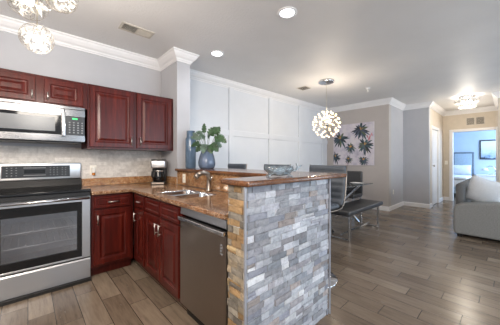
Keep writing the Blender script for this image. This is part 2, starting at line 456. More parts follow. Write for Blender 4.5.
# bedroom door casing
bm = B()
box(bm, 9.275, 9.46, 1.145, 1.225, 0, 2.12, .006); box(bm, 9.275, 9.46, .172, .25, 0, 2.12, .006); box(bm, 9.275, 9.46, .25, 1.145, 2.045, 2.12, .006)
struct('trim_2', bm, M['trim'], 'white casing of the bedroom doorway')
bm = B()
box(bm, 7.69, 7.775, 1.355, 1.50, 0, 2.12, .006); box(bm, 8.535, 8.62, 1.355, 1.50, 0, 2.12, .006); box(bm, 7.775, 8.535, 1.355, 1.50, 2.045, 2.12, .006)
struct('trim_3', bm, M['trim'], 'white casing of the hall door')
bm = B()
box(bm, 7.78, 8.53, 1.395, 1.43, .01, 2.04)
for z0, z1 in ((.2, .95), (1.1, 1.9)):
    panel(bm, 7.90, 8.41, z0, z1, 1.396, [(0, .002), (.002, -.006), (.02, -.006), (.035, .001)])
d = struct('door_1', bm, M['door'], 'white panelled hall door')
bm = B(); lathe(bm, [(0, -.005), (.03, -.005), (.03, .0), (.012, .005), (.012, .03), (.028, .04), (.03, .06), (.015, .07), (0, .07)], 14)
k = link('door_handle', bm, M['nickel'], d); k.location = (7.84, 1.395, 1.07); k.rotation_euler = (PI/2, 0, 0)

# ------------------------------------------------------------------ kitchen cabinets
DOOR = [(0, 0), (0, -.016), (.004, -.02), (.05, -.02), (.056, -.012), (.066, -.009), (.074, -.009), (.098, -.018)]
DRAWER = [(0, 0), (0, -.016), (.004, -.02), (.022, -.02), (.027, -.016), (.034, -.016), (.04, -.019)]
def pull(parent, x, y, z, L=.10, vert=True, base=-.02):
    bm = B(); h = L/2
    if vert:
        tube(bm, [(x, y+base-.028, z-h), (x, y+base-.028, z+h)], .005, 8)
        for s in (-1, 1): tube(bm, [(x, y+base+.001, z+s*h*.72), (x, y+base-.028, z+s*h*.72)], .005, 6)
    else:
        tube(bm, [(x-h, y+base-.028, z), (x+h, y+base-.028, z)], .005, 8)
        for s in (-1, 1): tube(bm, [(x+s*h*.72, y+base+.001, z), (x+s*h*.72, y+base-.028, z)], .005, 6)
    return link('handle', bm, M['nickel'], parent)
def carcass(t, w, dep, z0, z1, toe=0, open_top=False):
    bm = B()
    box(bm, 0, .018, .0, dep, z0, z1); box(bm, w-.018, w, .0, dep, z0, z1)
    box(bm, .018, w-.018, .02, dep, z0, z0+.018); box(bm, .018, w-.018, dep-.012, dep, z0+.018, z1)
    if not open_top: box(bm, .018, w-.018, .02, dep-.012, z1-.018, z1)
    box(bm, .018, w-.018, 0, .018, z0, z1)       # face frame, closed behind the doors
    if toe: box(bm, 0, w, .07, .085, 0, toe)
    return link('body', bm, M['cherry_frame'], t)
def door(t, x0, x1, z0, z1, hx=None, hz=None, L=.10):
    bm = B(); panel(bm, x0, x1, z0, z1, 0, DOOR)
    d = link('door', bm, M['cherry'], t)
    if hx is not None: pull(d, hx, 0, hz, L)
    return d
def drawer(t, x0, x1, z0, z1, handle=True, name='drawer', L=.12):
    bm = B(); panel(bm, x0, x1, z0, z1, 0, DRAWER)
    d = link(name, bm, M['cherry'], t)
    if handle: pull(d, (x0+x1)/2, 0, (z0+z1)/2, L, False)
    return d
R90 = -PI/2
XF = .885           # peninsula cabinet fronts
t = thing('base_cabinet', 'dark cherry base cabinet with one drawer and door, beside the range', 'cabinet', (.478, 2.92, 0))
carcass(t, .40, .62, .10, .858, .10)
drawer(t, .022, .375, .715, .838); door(t, .022, .375, .13, .695, .05, .60)
t = thing('base_cabinet', 'narrow dark cherry cabinet in the inside corner of the counter', 'cabinet', (XF, 2.895, 0), R90)
carcass(t, .375, .56, .10, .858, .10)
drawer(t, .11, .36, .715, .838, L=.07); door(t, .11, .36, .13, .695, .145, .60)
t = thing('sink_cabinet', 'dark cherry two-door cabinet under the sink', 'cabinet', (XF, 2.515, 0), R90)
carcass(t, .77, .56, .10, .858, .10, True)
for x0, x1, hx in ((.02, .378, .345), (.392, .75, .425)):
    drawer(t, x0, x1, .715, .838, False, 'false_drawer_front'); door(t, x0, x1, .13, .695, hx, .60)
t = thing('wall_cabinet', 'dark cherry wall cabinet with two short doors above the microwave', 'cabinet', (-.30, 3.14, 1.775))
carcass(t, .775, .405, 0, .282)
door(t, .02, .352, .018, .256, .328, .08, .075); door(t, .415, .735, .018, .256, .443, .08, .075)
t = thing('wall_cabinet', 'tall-doored dark cherry wall cabinet between the microwave and the column', 'cabinet', (.478, 3.14, 1.347))
carcass(t, .985, .405, 0, .712)
door(t, .02, .475, .02, .69, .44, .10); door(t, .51, .955, .02, .69, .545, .10)

# ------------------------------------------------------------------ range
RW = .755
t = thing('range', 'stainless steel electric range with black glass cooktop', 'stove', (-.285, 2.92, 0))
bm = B()
box(bm, 0, .02, .0, .60, .03, .902); box(bm, RW-.02, RW, .0, .60, .03, .902); box(bm, .02, RW-.02, .58, .60, .03, .902)
box(bm, .02, RW-.02, .02, .58, .03, .22); box(bm, .02, RW-.02, .02, .58, .80, .902)
link('body', bm, M['steel'], t)
bm = B()
box(bm, .021, .03, .03, .575, .221, .799); box(bm, RW-.03, RW-.021, .03, .575, .221, .799); box(bm, .03, RW-.03, .565, .578, .221, .799); box(bm, .03, RW-.03, .03, .565, .221, .228)
cav = link('oven_cavity', bm, M['oven_in'], t)
for z in (.43, .56):
    bm = B()
    tube(bm, [(.04, .06, z), (RW-.04, .06, z)], .006, 6)
    for i in range(13): tube(bm, [(.06+i*.0525, .06, z), (.06+i*.0525, .54, z)], .003, 5)
    tube(bm, [(.04, .54, z), (RW-.04, .54, z)], .005, 6)
    link('rack', bm, M['rack'], cav)
bm = B(); box(bm, .0, RW, -.05, .008, .0, .028); link('kick_plate', bm, M['dark'], t)
bm = B()
prism(bm, [(-.022, .032), (-.022, .215), (-.015, .228), (0, .228), (0, .032)], 'x', .004, RW-.004)
link('storage_drawer', bm, M['steel'], t)
bm = B(); box(bm, .004, RW-.004, -.012, .0, .229, .243); link('drawer_gap', bm, M['dark'], t)
bm = B()
box(bm, .004, .075, -.03, 0, .244, .848, .003); box(bm, RW-.075, RW-.004, -.03, 0, .244, .848, .003)
box(bm, .075, RW-.075, -.03, 0, .244, .262, .003); box(bm, .075, RW-.075, -.03, 0, .806, .848, .003)
dr = link('oven_door', bm, M['steel'], t)
bm = B()
box(bm, .075, RW-.075, -.028, -.006, .262, .335); box(bm, .075, RW-.075, -.028, -.006, .72, .806)
box(bm, .075, .115, -.028, -.006, .335, .72); box(bm, RW-.115, RW-.075, -.028, -.006, .335, .72)
link('window_border', bm, M['black_glass'], dr)
bm = B(); box(bm, .115, RW-.115, -.026, -.020, .335, .72); link('window', bm, M['oven_glass'], dr)
bm = B(); tube(bm, [(.02, -.085, .846), (RW-.02, -.085, .846)], .0135, 12)
for x in (.045, RW-.045): box(bm, x-.018, x+.018, -.085, -.028, .830, .848, .004)
link('handle', bm, M['steel_vert'], dr)
bm = B(); box(bm, .002, RW-.002, -.02, .0, .856, .900, .003); link('front_trim', bm, M['black'], t)
bm = B(); box(bm, 0, RW, -.035, .57, .902, .927, .006); link('cooktop', bm, M['black_glass'], t)
bm = B()
prism(bm, [(.555, .928), (.62, .928), (.62, 1.0), (.59, 1.0)], 'x', 0, RW)
link('vent_riser', bm, M['black'], t)
bm = B(); rounded(bm, 0, RW, .575, .625, 1.0, 1.188, .012)
bg_ = link('backguard', bm, M['steel'], t)
bm = B(); box(bm, .085, RW-.11, .572, .58, 1.03, 1.158); cp = link('control_panel', bm, M['grey_panel'], bg_)
bm = B()
for gx in (.125, .16, .195, .47, .50, .53, .575, .605):
    for gz in (1.055, 1.083, 1.11, 1.135): box(bm, gx-.006, gx+.006, .5705, .572, gz-.0025, gz+.0025)
for gz in (1.055, 1.135): box(bm, .25, .43, .5705, .572, gz-.004, gz+.004)
link('key_printing', bm, M['button'], cp)
bm = B(); box(bm, .255, .425, .5705, .572, 1.075, 1.115); link('display', bm, M['black_glass'], cp)

# ------------------------------------------------------------------ microwave
t = thing('microwave', 'stainless over-range microwave with dark window', 'microwave', (-.305, 3.10, 1.412))
bm = B(); box(bm, 0, RW, .03, .44, .0, .362, .004); link('body', bm, M['steel_oven'], t)
bm = B(); box(bm, 0, RW, 0, .03, .335, .365, .003)
for i in range(14): box(bm, .05+i*.047, .085+i*.047, -.002, .0, .345, .352)
link('vent_grille', bm, M['steel_oven'], t)
bm = B()
box(bm, 0, .58, 0, .03, .262, .334, .003); box(bm, 0, .58, 0, .03, .0, .068, .003)
box(bm, 0, .03, 0, .03, .068, .262); box(bm, .555, .58, 0, .03, .068, .262)
d = link('door', bm, M['steel_oven'], t)
bm = B(); box(bm, .03, .555, .004, .03, .068, .262); w = link('window', bm, M['black_glass'], d)
bm = B(); box(bm, .08, .505, .001, .0038, .098, .235); link('window_screen', bm, M['micro_glass'], w)
bm = B(); rounded(bm, .553, .585, -.05, -.03, .05, .29, .008)
for z in (.07, .27): box(bm, .558, .58, -.032, .001, z-.012, z+.012)
link('handle', bm, M['steel_vert'], d)
for z0, z1 in ((.262, .334), (0, .068)):
    bm = B(); box(bm, .582, RW, 0, .03, z0, z1, .003); link('panel_trim', bm, M['steel_oven'], t)
bm = B(); box(bm, .59, RW-.004, .001, .03, .068, .262); cp = link('control_panel', bm, M['grey_panel'], t)
bm = B(); box(bm, .645, .69, -.0005, .001, .232, .247); link('clock_display', bm, M['green_led'], cp)
bm = B()
for i in range(4):
    for j in range(5): box(bm, .615+i*.036, .629+i*.036, -.0005, .001, .09+j*.026, .099+j*.026)
link('key_printing', bm, M['button'], cp)
bm = B(); box(bm, .03, RW-.03, .04, .38, -.012, 0); link('underside_vent', bm, M['black'], t)

# ------------------------------------------------------------------ dishwasher
t = thing('dishwasher', 'dark stainless dishwasher between sink cabinet and stone end wall', 'dishwasher', (.88, 1.742, 0), R90)
bm = B(); box(bm, 0, .592, .03, .56, .10, .856); link('body', bm, M['black'], t)
bm = B(); box(bm, .003, .589, -.012, .03, .115, .760, .005); d = link('door', bm, M['steel_dark'], t)
bm = B(); prism(bm, [(-.008, .806), (-.004, .854), (.03, .854), (.03, .795), (.010, .795)], 'x', .003, .589); link('control_strip', bm, M['steel'], t)
bm = B(); box(bm, .004, .588, -.034, -.004, .760, .790, .006); link('handle_lip', bm, M['steel_vert'], d)
bm = B()
for i, wd in enumerate((.03, .022, .03, .026)): box(bm, .532, .532+wd, -.0128, -.012, .64+i*.018, .65+i*.018)
link('energy_label', bm, M['button'], d)
bm = B(); box(bm, .0, .592, .05, .065, 0, .10); link('kick_plate', bm, M['dark'], t)

# ------------------------------------------------------------------ stone clad end wall, half wall
def ledger(bm, x0, x1, z0, z1, place, palette, normal_out, wmin, wmax, rows):
    """rows of split-face stones of uneven length and depth; each stone keeps its own colour"""
    lay = bm.loops.layers.color.get('stone_colour') or bm.loops.layers.color.new('stone_colour')
    h = (z1-z0)/rows; nx, nz, g = 4, 3, .0012
    def stone(a, b, za, zb):
        dep = random.uniform(.003, .012); tilt = random.uniform(-.004, .004); tz = random.uniform(-.002, .002)
        c = random.choice(palette); j = random.uniform(.88, 1.12)
        col = [min(1, q*j) for q in srgb(*c)[:3]]+[1]
        a += g; b -= g; za += g; zb -= g
        front = {}
        for p in range(nx+1):
            for q in range(nz+1):
                e = 1 if (p in (0, nx) or q in (0, nz)) else 0
                dd = dep + tilt*(p/nx-.5) + tz*(q/nz-.5) + random.uniform(-.0018, .0018) - e*.0015
                front[p, q] = bm.verts.new(place(a+(b-a)*p/nx, za+(zb-za)*q/nz, dd))
        back = {(p, q): bm.verts.new(place(a+(b-a)*p/nx, za+(zb-za)*q/nz, -.002)) for p in (0, nx) for q in (0, nz)}
        fs = []
        for p in range(nx):
            for q in range(nz): fs.append([front[p, q], front[p+1, q], front[p+1, q+1], front[p, q+1]])
        fs.append([back[0, 0]]+[back[nx, 0]]+[front[p, 0] for p in range(nx, -1, -1)])
        fs.append([back[nx, nz], back[0, nz]]+[front[p, nz] for p in range(nx+1)])
        fs.append([back[0, nz], back[0, 0]]+[front[0, q] for q in range(nz+1)])
        fs.append([back[nx, 0], back[nx, nz]]+[front[nx, q] for q in range(nz, -1, -1)])
        for q in fs:
            f = bm.faces.new(q)
            for lp in f.loops: lp[lay] = col
    for r in range(rows):
        x = x0 - random.uniform(0, wmax*.6)
        while x < x1:
            w = random.uniform(wmin, wmax)
            a, b = max(x, x0), min(x+w, x1); x += w
            if b-a < .006: continue
            zs = (r, r+1) if random.random() > .06 else (r, r+random.choice((.4, .5, .6)), r+1)
            for za, zb in zip(zs, zs[1:]): stone(a, b, z0+za*h, z0+zb*h)
GREY = [(200, 203, 211), (208, 211, 216), (191, 195, 201), (217, 219, 224), (202, 202, 206), (196, 198, 203), (211, 213, 219), (192, 196, 202), (233, 235, 238), (205, 201, 200), (212, 215, 220), (207, 210, 215), (213, 216, 221), (192, 194, 198), (227, 229, 233)]
WARM_LIT = [(209, 200, 185), (192, 186, 177), (220, 212, 196), (210, 192, 164), (179, 175, 168), (203, 198, 188), (214, 202, 178), (195, 191, 184), (203, 184, 154), (186, 182, 175), (217, 213, 205), (198, 191, 178)]  # some golden stones, and the warm kitchen light put into their colours
t = thing('stone_end_wall', 'peninsula end wall clad in grey split-face ledger stone', 'stone wall', (0, 0, 0))
bm = B(); box(bm, .882, 1.742, .985, 1.143, 0, 1.073); link('wall_core', bm, M['wall'], t)
bm = B(); ledger(bm, .868, 1.752, 0, 1.073, lambda x, z, d: (x, .985-d, z), GREY, 1, .06, .17, 27)
link('stone_cladding', bm, M['stone'], t)
bm = B(); ledger(bm, .975, 1.143, 0, 1.073, lambda y, z, d: (.882-d, y, z), WARM_LIT, 1, .05, .13, 27)
tag(link('stone_cladding', bm, M['stone'], t), 'stone cladding on the kitchen side, golden stones with warm kitchen light painted in')
bm = B(); ledger(bm, .98, 1.143, 0, 1.073, lambda y, z, d: (1.742+d*.8, y, z), GREY, 1, .05, .13, 28)
link('stone_cladding', bm, M['stone'], t)
bm = B(); box(bm, .855, .868, .963, .976, 0, 1.073, .002); link('corner_strip', bm, M['strip'], t)
bm = B(); box(bm, 1.752, 1.764, .963, .976, 0, 1.073, .002); link('corner_strip', bm, M['strip'], t)
bm = B(); box(bm, 1.492, 1.748, 1.146, 3.028, 0, 1.073); struct('wall_half', bm, M['wall'], 'half wall under the raised bar')

# ------------------------------------------------------------------ granite
xs = [.478, .855, .965, 1.335, 1.466]; ys = [1.147, 1.865, 2.435, 2.885, 3.545]
cells = [(i, 3) for i in range(4)] + [(i, j) for i in (1, 2, 3) for j in (0, 1, 2) if (i, j) != (2, 1)]
tag(link('countertop', slab(xs, ys, cells,   .86, .895), M['counter']), 'golden brown granite counter along the wall and peninsula', 'countertop')
tag(link('bar_counter', slab([.845, 1.43, 1.97], [.925, 1.18, 3.025], [(0, 0), (1, 0), (1, 1)], 1.075, 1.108, .012), M['granite_dark']), 'raised brown granite bar top over the stone end wall', 'countertop')
bm = B(); box(bm, 1.470, 1.490, 1.148, 3.028, .897, 1.073, .002); tag(link('granite_backsplash', bm, M['granite']), 'tall granite panel rising behind the sink to the raised bar', 'backsplash')
bm = B(); box(bm, .478, 1.445, 3.527, 3.546, .897, .992, .002); tag(link('granite_backsplash', bm, M['granite']), 'low granite strip against the tiled wall beside the range', 'backsplash')
bm = B(); box(bm, 1.449, 1.468, 3.035, 3.546, .897, .992, .002); tag(link('granite_backsplash', bm, M['granite']), 'low granite strip against the column side wall behind the coffee maker', 'backsplash')

# ------------------------------------------------------------------ sink and faucet
t = thing('sink', 'stainless steel double-bowl sink set into the granite counter', 'sink', (1.15, 2.15, .86))
def bowl(y0, y1, dep):
    bm = B(); x0, x1 = -.18, .18
    def ring(i, z, r=.05):
        a = []
        for cx, cy, s in ((x1-i-r, y1-i-r, 0), (x0+i+r, y1-i-r, 1), (x0+i+r, y0+i+r, 2), (x1-i-r, y0+i+r, 3)):
            for k in range(5):
                th = (s+k/4)*PI/2; a.append(bm.verts.new((cx+r*math.cos(th), cy+r*math.sin(th), z)))
        return a
    rs = [ring(-.012, .03, .05), ring(0, .03), ring(.004, .02), ring(.012, -dep+.03), ring(.03, -dep+.004), ring(.06, -dep)]
    n = len(rs[0])
    for A, D in zip(rs, rs[1:]):
        for j in range(n):
            f = bm.faces.new((A[j], A[(j+1) % n], D[(j+1) % n], D[j])); f.smooth = True
    bm.faces.new(rs[-1])
    return link('bowl', bm, M['chrome'], t)
for y0, y1, dp in ((-.27, -.005, .16), (.012, .275, .18)):
    b = bowl(y0, y1, dp)
    bm = B(); lathe(bm, [(0, .004), (.022, .004), (.035, .006), (.04, .001), (.04, 0)], 16, (0, (y0+y1)/2, -dp)); link('drain', bm, M['nickel'], b)
t = thing('faucet', 'chrome pull-out kitchen faucet behind the sink', 'faucet', (1.385, 2.13, .896))
bm = B(); lathe(bm, [(0, 0), (.03, 0), (.03, .008), (.024, .02), (.022, .09), (.02, .12), (0, .13)], 18); link('base', bm, M['steel_dark'], t)
bm = B()
tube(bm, [(0, 0, .09), (.004, .0, .14), (-.012, .004, .178), (-.045, .01, .194), (-.085, .018, .188), (-.115, .026, .170)], [.022, .024, .025, .025, .024, .026], 12)
sp = link('spout', bm, M['steel_dark'], t)
bm = B(); tube(bm, [(-.115, .026, .170), (-.14, .032, .146)], [.026, .028], 12); link('spray_head', bm, M['steel_dark'], sp)
bm = B(); tube(bm, [(.0, -.012, .10), (.012, -.03, .13), (.02, -.04, .16)], [.010, .008, .006], 8); link('lever', bm, M['steel_vert'], t)

# ------------------------------------------------------------------ coffee maker
t = thing('coffee_maker', 'black and stainless drip coffee maker on the counter in the corner', 'coffee maker', (1.315, 3.25, .896), -.5)
bm = B(); rounded(bm, -.09, .09, -.13, .11, 0, .035, .012); link('base', bm, M['black'], t)
bm = B(); rounded(bm, -.09, .09, .02, .11, .035, .23, .012); link('water_tank', bm, M['black'], t)
bm = B(); rounded(bm, -.092, .092, -.12, .112, .215, .32, .018); link('brew_head', bm, M['steel'], t)
bm = B(); rounded(bm, -.085, .085, -.115, .105, .32, .332, .005); link('lid', bm, M['black'], t)
bm = B(); box(bm, -.075, .075, -.134, -.128, .008, .03); link('front_band', bm, M['steel_dark'], t)
bm = B(); lathe(bm, [(0, 0), (.058, 0), (.068, .02), (.07, .07), (.055, .125), (.05, .15), (.054, .155), (0, .155)], 20, (0, -.055, .037))
c = link('carafe', bm, M['black_glass'], t)
bm = B(); tube(bm, [(-.05, -.09, .175), (-.07, -.135, .17), (-.075, -.14, .12), (-.055, -.105, .07)], .009, 8); link('carafe_handle', bm, M['black'], c)
bm = B(); lathe(bm, [(.056, .0), (.058, .0), (.058, .018), (.056, .018)], 20, (0, -.055, .168), closed=True); link('carafe_band', bm, M['nickel'], c)

# ------------------------------------------------------------------ outlets and switch
def outlet(label, loc, rotz, switch=False, name='wall_outlet', cat='outlet'):
    t = thing(name, label, cat, loc, rotz)
    bm = B(); box(bm, -.036, .036, -.006, 0, -.058, .058, .003); pl = link('cover_plate', bm, M['ivory'], t)
    if switch:
        bm = B(); box(bm, -.016, .016, -.010, -.006, -.032, .032, .002); link('rocker', bm, M['white_plastic'], t)
    else:
        for z in (-.022, .022):
            bm = B(); box(bm, -.017, .017, -.009, -.006, z-.015, z+.015, .003)
            r = link('receptacle', bm, M['white_plastic'], t)
            bm = B(); box(bm, -.008, -.005, -.0095, -.009, z-.006, z+.006); box(bm, .005, .008, -.0095, -.009, z-.006, z+.006); link('slot', bm, M['dark'], r)
    return t
outlet('white outlet on the tiled wall beside the range', (.60, 3.548, 1.095), 0)
outlet('pale outlet on the granite panel behind the sink', (1.470, 2.83, .985), R90).rotation_euler = (0, PI/2*0, R90)
outlet('white outlet low on the short grey wall past the painting', (6.62, 1.95, .43), 0)
outlet('white light switch in the hall left of the bedroom doorway', (9.30, 1.30, 1.14), R90, True, 'light_switch', 'switch')
t = thing('air_freshener', 'plug-in air freshener with amber oil on the outlet beside the range', 'air freshener', (.60, 3.538, 1.06))
bm = B(); rounded(bm, -.02, .02, -.035, 0, .0, .065, .008); link('housing', bm, M['white_plastic'], t)
bm = B(); lathe(bm, [(0, -.03), (.016, -.03), (.018, -.02), (.014, 0), (0, 0)], 14, (0, -.018, 0)); link('oil_bottle', bm, M['amber'], t)

# ------------------------------------------------------------------ things on the bar
bm = B(); lathe(bm, [(0, 0), (.06, 0), (.068, .006), (.07, .02), (.07, .385), (.066, .405), (.055, .415), (.054, .43), (.054, .50), (.057, .505),
    (.050, .505), (.048, .50), (.048, .42), (.062, .40), (.064, .385), (.064, .02), (0, .014)], 28)
tag(link('tall_vase', bm, M['blue_tall'], loc=(1.625, 2.945, 1.109)), 'tall blue glass bottle vase beside the white column', 'vase')
bm = B(); lathe(bm, [(0, 0), (.08, 0), (.094, .008), (.107, .04), (.110, .075), (.106, .11), (.094, .16), (.076, .21), (.068, .24), (.070, .25),
    (.063, .25), (.061, .24), (.069, .21), (.087, .16), (.098, .11), (.102, .075), (.099, .04), (.085, .014), (0, .012)], 28)
VX, VY = 1.70, 2.66
tag(link('round_vase', bm, M['blue_glass'], loc=(VX, VY, 1.109)), 'rounded smoky blue glass vase holding leafy stems on the bar', 'vase')
t = thing('leaf_bouquet', 'bunch of dark green split-leaf stems in the rounded blue vase', 'foliage', (VX, VY, 1.13))
UP = .11
Rv = Vector((.734, -.679, 0)); Fv = Vector((.679, .734, 0))
def leaf_bm(L, Wd, tip, dirv, nrm):
    """a split leaf: heart outline with notches between lobes, slightly folded"""
    bm = B(); d = dirv.normalized(); s = d.cross(nrm).normalized(); nn = s.cross(d)
    prof = [(0, .02), (.05, .34), (.18, .5), (.27, .32), (.33, .52), (.45, .5), (.5, .3), (.57, .46), (.68, .4), (.73, .22), (.79, .32), (.9, .17), (1, .0)]
    mid = []; lf = []; rt = []
    for u, w in prof:
        c = tip + d*(u*L) - nn*(u*u*L*.18)
        mid.append(bm.verts.new(c))
        lf.append(bm.verts.new(c + s*(w*Wd) + nn*(w*Wd*.25))); rt.append(bm.verts.new(c - s*(w*Wd) + nn*(w*Wd*.25)))
    for i in range(len(prof)-1):
        bm.faces.new((mid[i], mid[i+1], lf[i+1], lf[i])); bm.faces.new((mid[i+1], mid[i], rt[i], rt[i+1]))
    r = bmesh.ops.solidify(bm, geom=bm.faces[:], thickness=.0012)
    return bm
# (right, up, depth) of each leaf's base from the vase mouth, its direction, length, width, material
LV = [(-.03, .33, .0, (-.02, 1, 0), .15, .075, 'leaf'), (.03, .30, .03, (.5, .75, .1), .17, .15, 'leaf'), (.09, .24, -.02, (.8, .25, 0), .15, .14, 'leaf'),
      (.12, .29, .04, (.75, .1, .3), .11, .08, 'leaf2'), (-.06, .26, -.03, (-.85, .1, -.2), .15, .10, 'leaf2'), (-.08, .20, .0, (-.9, -.25, 0), .15, .10, 'leaf'),
      (-.06, .33, .05, (-.95, .25, .3), .13, .07, 'leaf2'), (.05, .18, -.05, (.65, -.55, -.3), .16, .13, 'leaf'), (-.01, .18, -.06, (-.15, -.8, -.5), .15, .12, 'leaf2'),
      (-.05, .17, -.04, (-.6, -.7, -.2), .13, .10, 'leaf'), (.07, .20, .05, (.9, -.3, .3), .14, .12, 'leaf2'), (.02, .24, -.05, (.2, .35, -.8), .13, .13, 'leaf'),
      (.15, .26, -.03, (.7, -.45, -.2), .12, .10, 'leaf'), (.10, .31, -.02, (.45, .8, -.2), .13, .11, 'leaf'), (-.10, .27, -.02, (-.6, .6, -.2), .10, .07, 'leaf2'),
      (.03, .17, -.07, (.35, -.85, -.3), .14, .11, 'leaf'), (-.02, .25, -.04, (-.35, .5, -.5), .11, .09, 'leaf2')]
for a, u, dp, dv, L, wd, mm in LV:
    base = Rv*a*1.15 + Fv*dp + Vector((0, 0, u+UP))
    bm = B(); tube(bm, [(Rv*a*.15 + Fv*dp*.15)+Vector((0, 0, .02)), Rv*a*.3+Fv*dp*.3+Vector((0, 0, .22)), base], [.003, .003, .0022], 6)
    st = link('stem', bm, M['stem'], t)
    dirv = Rv*dv[0] + Vector((0, 0, dv[1])) + Fv*dv[2]
    nrm = -Fv*.9 + Vector((random.uniform(-.35, .35), random.uniform(-.35, .35), random.uniform(.1, .6)))
    link('leaf', leaf_bm(L*.88, wd*.85, base, dirv, nrm), M[mm], st)
# moulded glass bowl, leaf-shaped with a curled handle
t = thing('glass_bowl', 'wavy ice-blue moulded glass bowl with a curled end on the bar top', 'bowl', (1.25, 1.06, 1.109), math.radians(-32))
t.scale = (.8, .8, .85)
bm = B(); n = 40; rings = []
for k, (q, z) in enumerate(((.0, .012), (.45, .012), (.7, .02), (.9, .045), (1.0, .075), (.96, .075), (.86, .05), (.66, .03), (.4, .02))):
    if k == 0: rings.append([bm.verts.new((0, 0, z-.01))]*n); continue
    rg = []
    for j in range(n):
        th = 2*PI*j/n; wv = 1+.07*math.sin(9*th)*q; zz = z + .012*math.sin(7*th+1)*q*q
        rg.append(bm.verts.new((.125*q*wv*math.cos(th), .06*q*wv*math.sin(th), zz)))
    rings.append(rg)
for A, D in zip(rings, rings[1:]):
    for j in range(n):
        u = []
        for v in (A[j], A[(j+1) % n], D[(j+1) % n], D[j]):
            if v not in u: u.append(v)
        f = bm.faces.new(u); f.smooth = True
f = bm.faces.new(rings[-1][::-1])
bw = link('dish', bm, M['ice_glass'], t)
bm = B()
tube(bm, [(.11, 0, .05), (.14, .0, .045), (.165, .0, .06), (.19, .005, .082), (.21, .008, .088)], [.010, .009, .008, .007, .003], 8)
tube(bm, [(.15, 0, .05), (.158, -.005, .075), (.150, -.012, .098), (.142, -.018, .104)], [.008, .007, .005, .002], 8)
link('curled_handle', bm, M['ice_glass'], t)
for sx, sy in ((-.085, -.03), (-.085, .03), (.085, -.03), (.085, .03)):
    bm = B(); tube(bm, [(sx*.8, sy*.8, .02), (sx*1.1, sy*1.2, .008), (sx*1.25, sy*1.45, .004)], [.009, .008, .004], 8); link('foot', bm, M['ice_glass'], t)

# ------------------------------------------------------------------ bar stools
def ribbed(bm, path, w, th, ribs, wdir=Vector((0, 1, 0)), sub=4):
    """padded strip along a path, pinched at each rib seam"""
    P = [Vector(p) for p in path]; seg = [0]
    for a, b in zip(P, P[1:]): seg.append(seg[-1]+(b-a).length)
    T = seg[-1]
    def at(s):
        for i in range(len(P)-1):
            if s <= seg[i+1]+1e-9:
                f = (s-seg[i])/(seg[i+1]-seg[i]); return P[i].lerp(P[i+1], f), (P[i+1]-P[i]).normalized()
        return P[-1], (P[-1]-P[-2]).normalized()
    rows = []; NS = ribs*sub
    for i in range(NS+1):
        c, d = at(T*i/NS); nn = wdir.cross(d).normalized()
        ph = (i % sub)/sub; bulge = math.sin(PI*ph)**.6 if i % sub else 0
        if i in (0, NS): bulge = -.4
        h = th/2*(.5+.5*bulge)
        ring = []
        for yy, hh in ((-.5, .35), (-.47, .85), (-.4, 1), (0, 1.05), (.4, 1), (.47, .85), (.5, .35)):
            ring.append(bm.verts.new(c + wdir*(yy*w) + nn*(h*hh)))
        for yy, hh in ((.5, .35), (.47, .85), (.4, 1), (0, 1), (-.4, 1), (-.47, .85), (-.5, .35)):
            ring.append(bm.verts.new(c + wdir*(yy*w) - nn*(h*hh)))
        rows.append(ring)
    k = len(rows[0])
    for A, D in zip(rows, rows[1:]):
        for j in range(k):
            f = bm.faces.new((A[j], A[(j+1) % k], D[(j+1) % k], D[j])); f.smooth = True
    bm.faces.new(rows[0][::-1]); bm.faces.new(rows[-1])
    bmesh.ops.recalc_face_normals(bm, faces=bm.faces[:])
def make_stool():
    t = thing('bar_stool', 'x', 'stool', (2.13, 1.34, 0), 0, 'bar stools along the raised bar')
    bm = B(); lathe(bm, [(0, 0), (.235, 0), (.241, .006), (.23, .014), (.08, .026), (.04, .04), (0, .045)], 36, (.05, 0, 0)); link('base', bm, M['chrome'], t)
    bm = B(); lathe(bm, [(.028, .03), (.028, .36), (.02, .365), (.02, .705), (0, .705)], 18, (.05, 0, 0)); link('column', bm, M['chrome'], t)
    bm = B(); tube(bm, [(.035, .03, .30), (-.12, .13, .29), (-.2, .13, .29), (-.22, .0, .29), (-.2, -.13, .29), (-.12, -.13, .29), (.035, -.03, .30)], .011, 8); link('footrest', bm, M['chrome'], t)
    bm = B(); box(bm, -.13, .13, -.13, .13, .70, .72, .004); link('seat_plate', bm, M['chrome'], t)
    bm = B(); ribbed(bm, [(-.2, 0, .757), (.0, 0, .75), (.2, 0, .75)], .42, .06, 6); link('seat', bm, M['leather'], t)
    bm = B(); ribbed(bm, [(.225, 0, .757), (.265, 0, .795), (.285, 0, .87), (.30, 0, .95), (.32, 0, 1.16)], .44, .05, 6)
    bk = link('backrest', bm, M['leather'], t)
    for s in (-1, 1):
        bm = B(); y = s*.226
        tube(bm, [(-.2, y, .727), (.12, y, .722), (.21, y, .728), (.262, y, .77), (.285, y, .84), (.30, y, .91), (.312, y, 1.0), (.335, y*.99, 1.165)], .006, 8)
        link('side_rail', bm, M['steel_dark'], bk)
    return t
st = make_stool()
for i, (y, lb) in enumerate(((1.385, 'grey ribbed bar stool nearest the stone end wall, chrome side rails in view'),
                             (2.13, 'grey bar stool whose back shows behind the glass bowl'),
                             (2.96, 'grey bar stool whose back shows just right of the rounded blue vase'))):
    o = st if i == 0 else copy_tree(st)
    o.location = (2.13, y, 0); o['label'] = lb

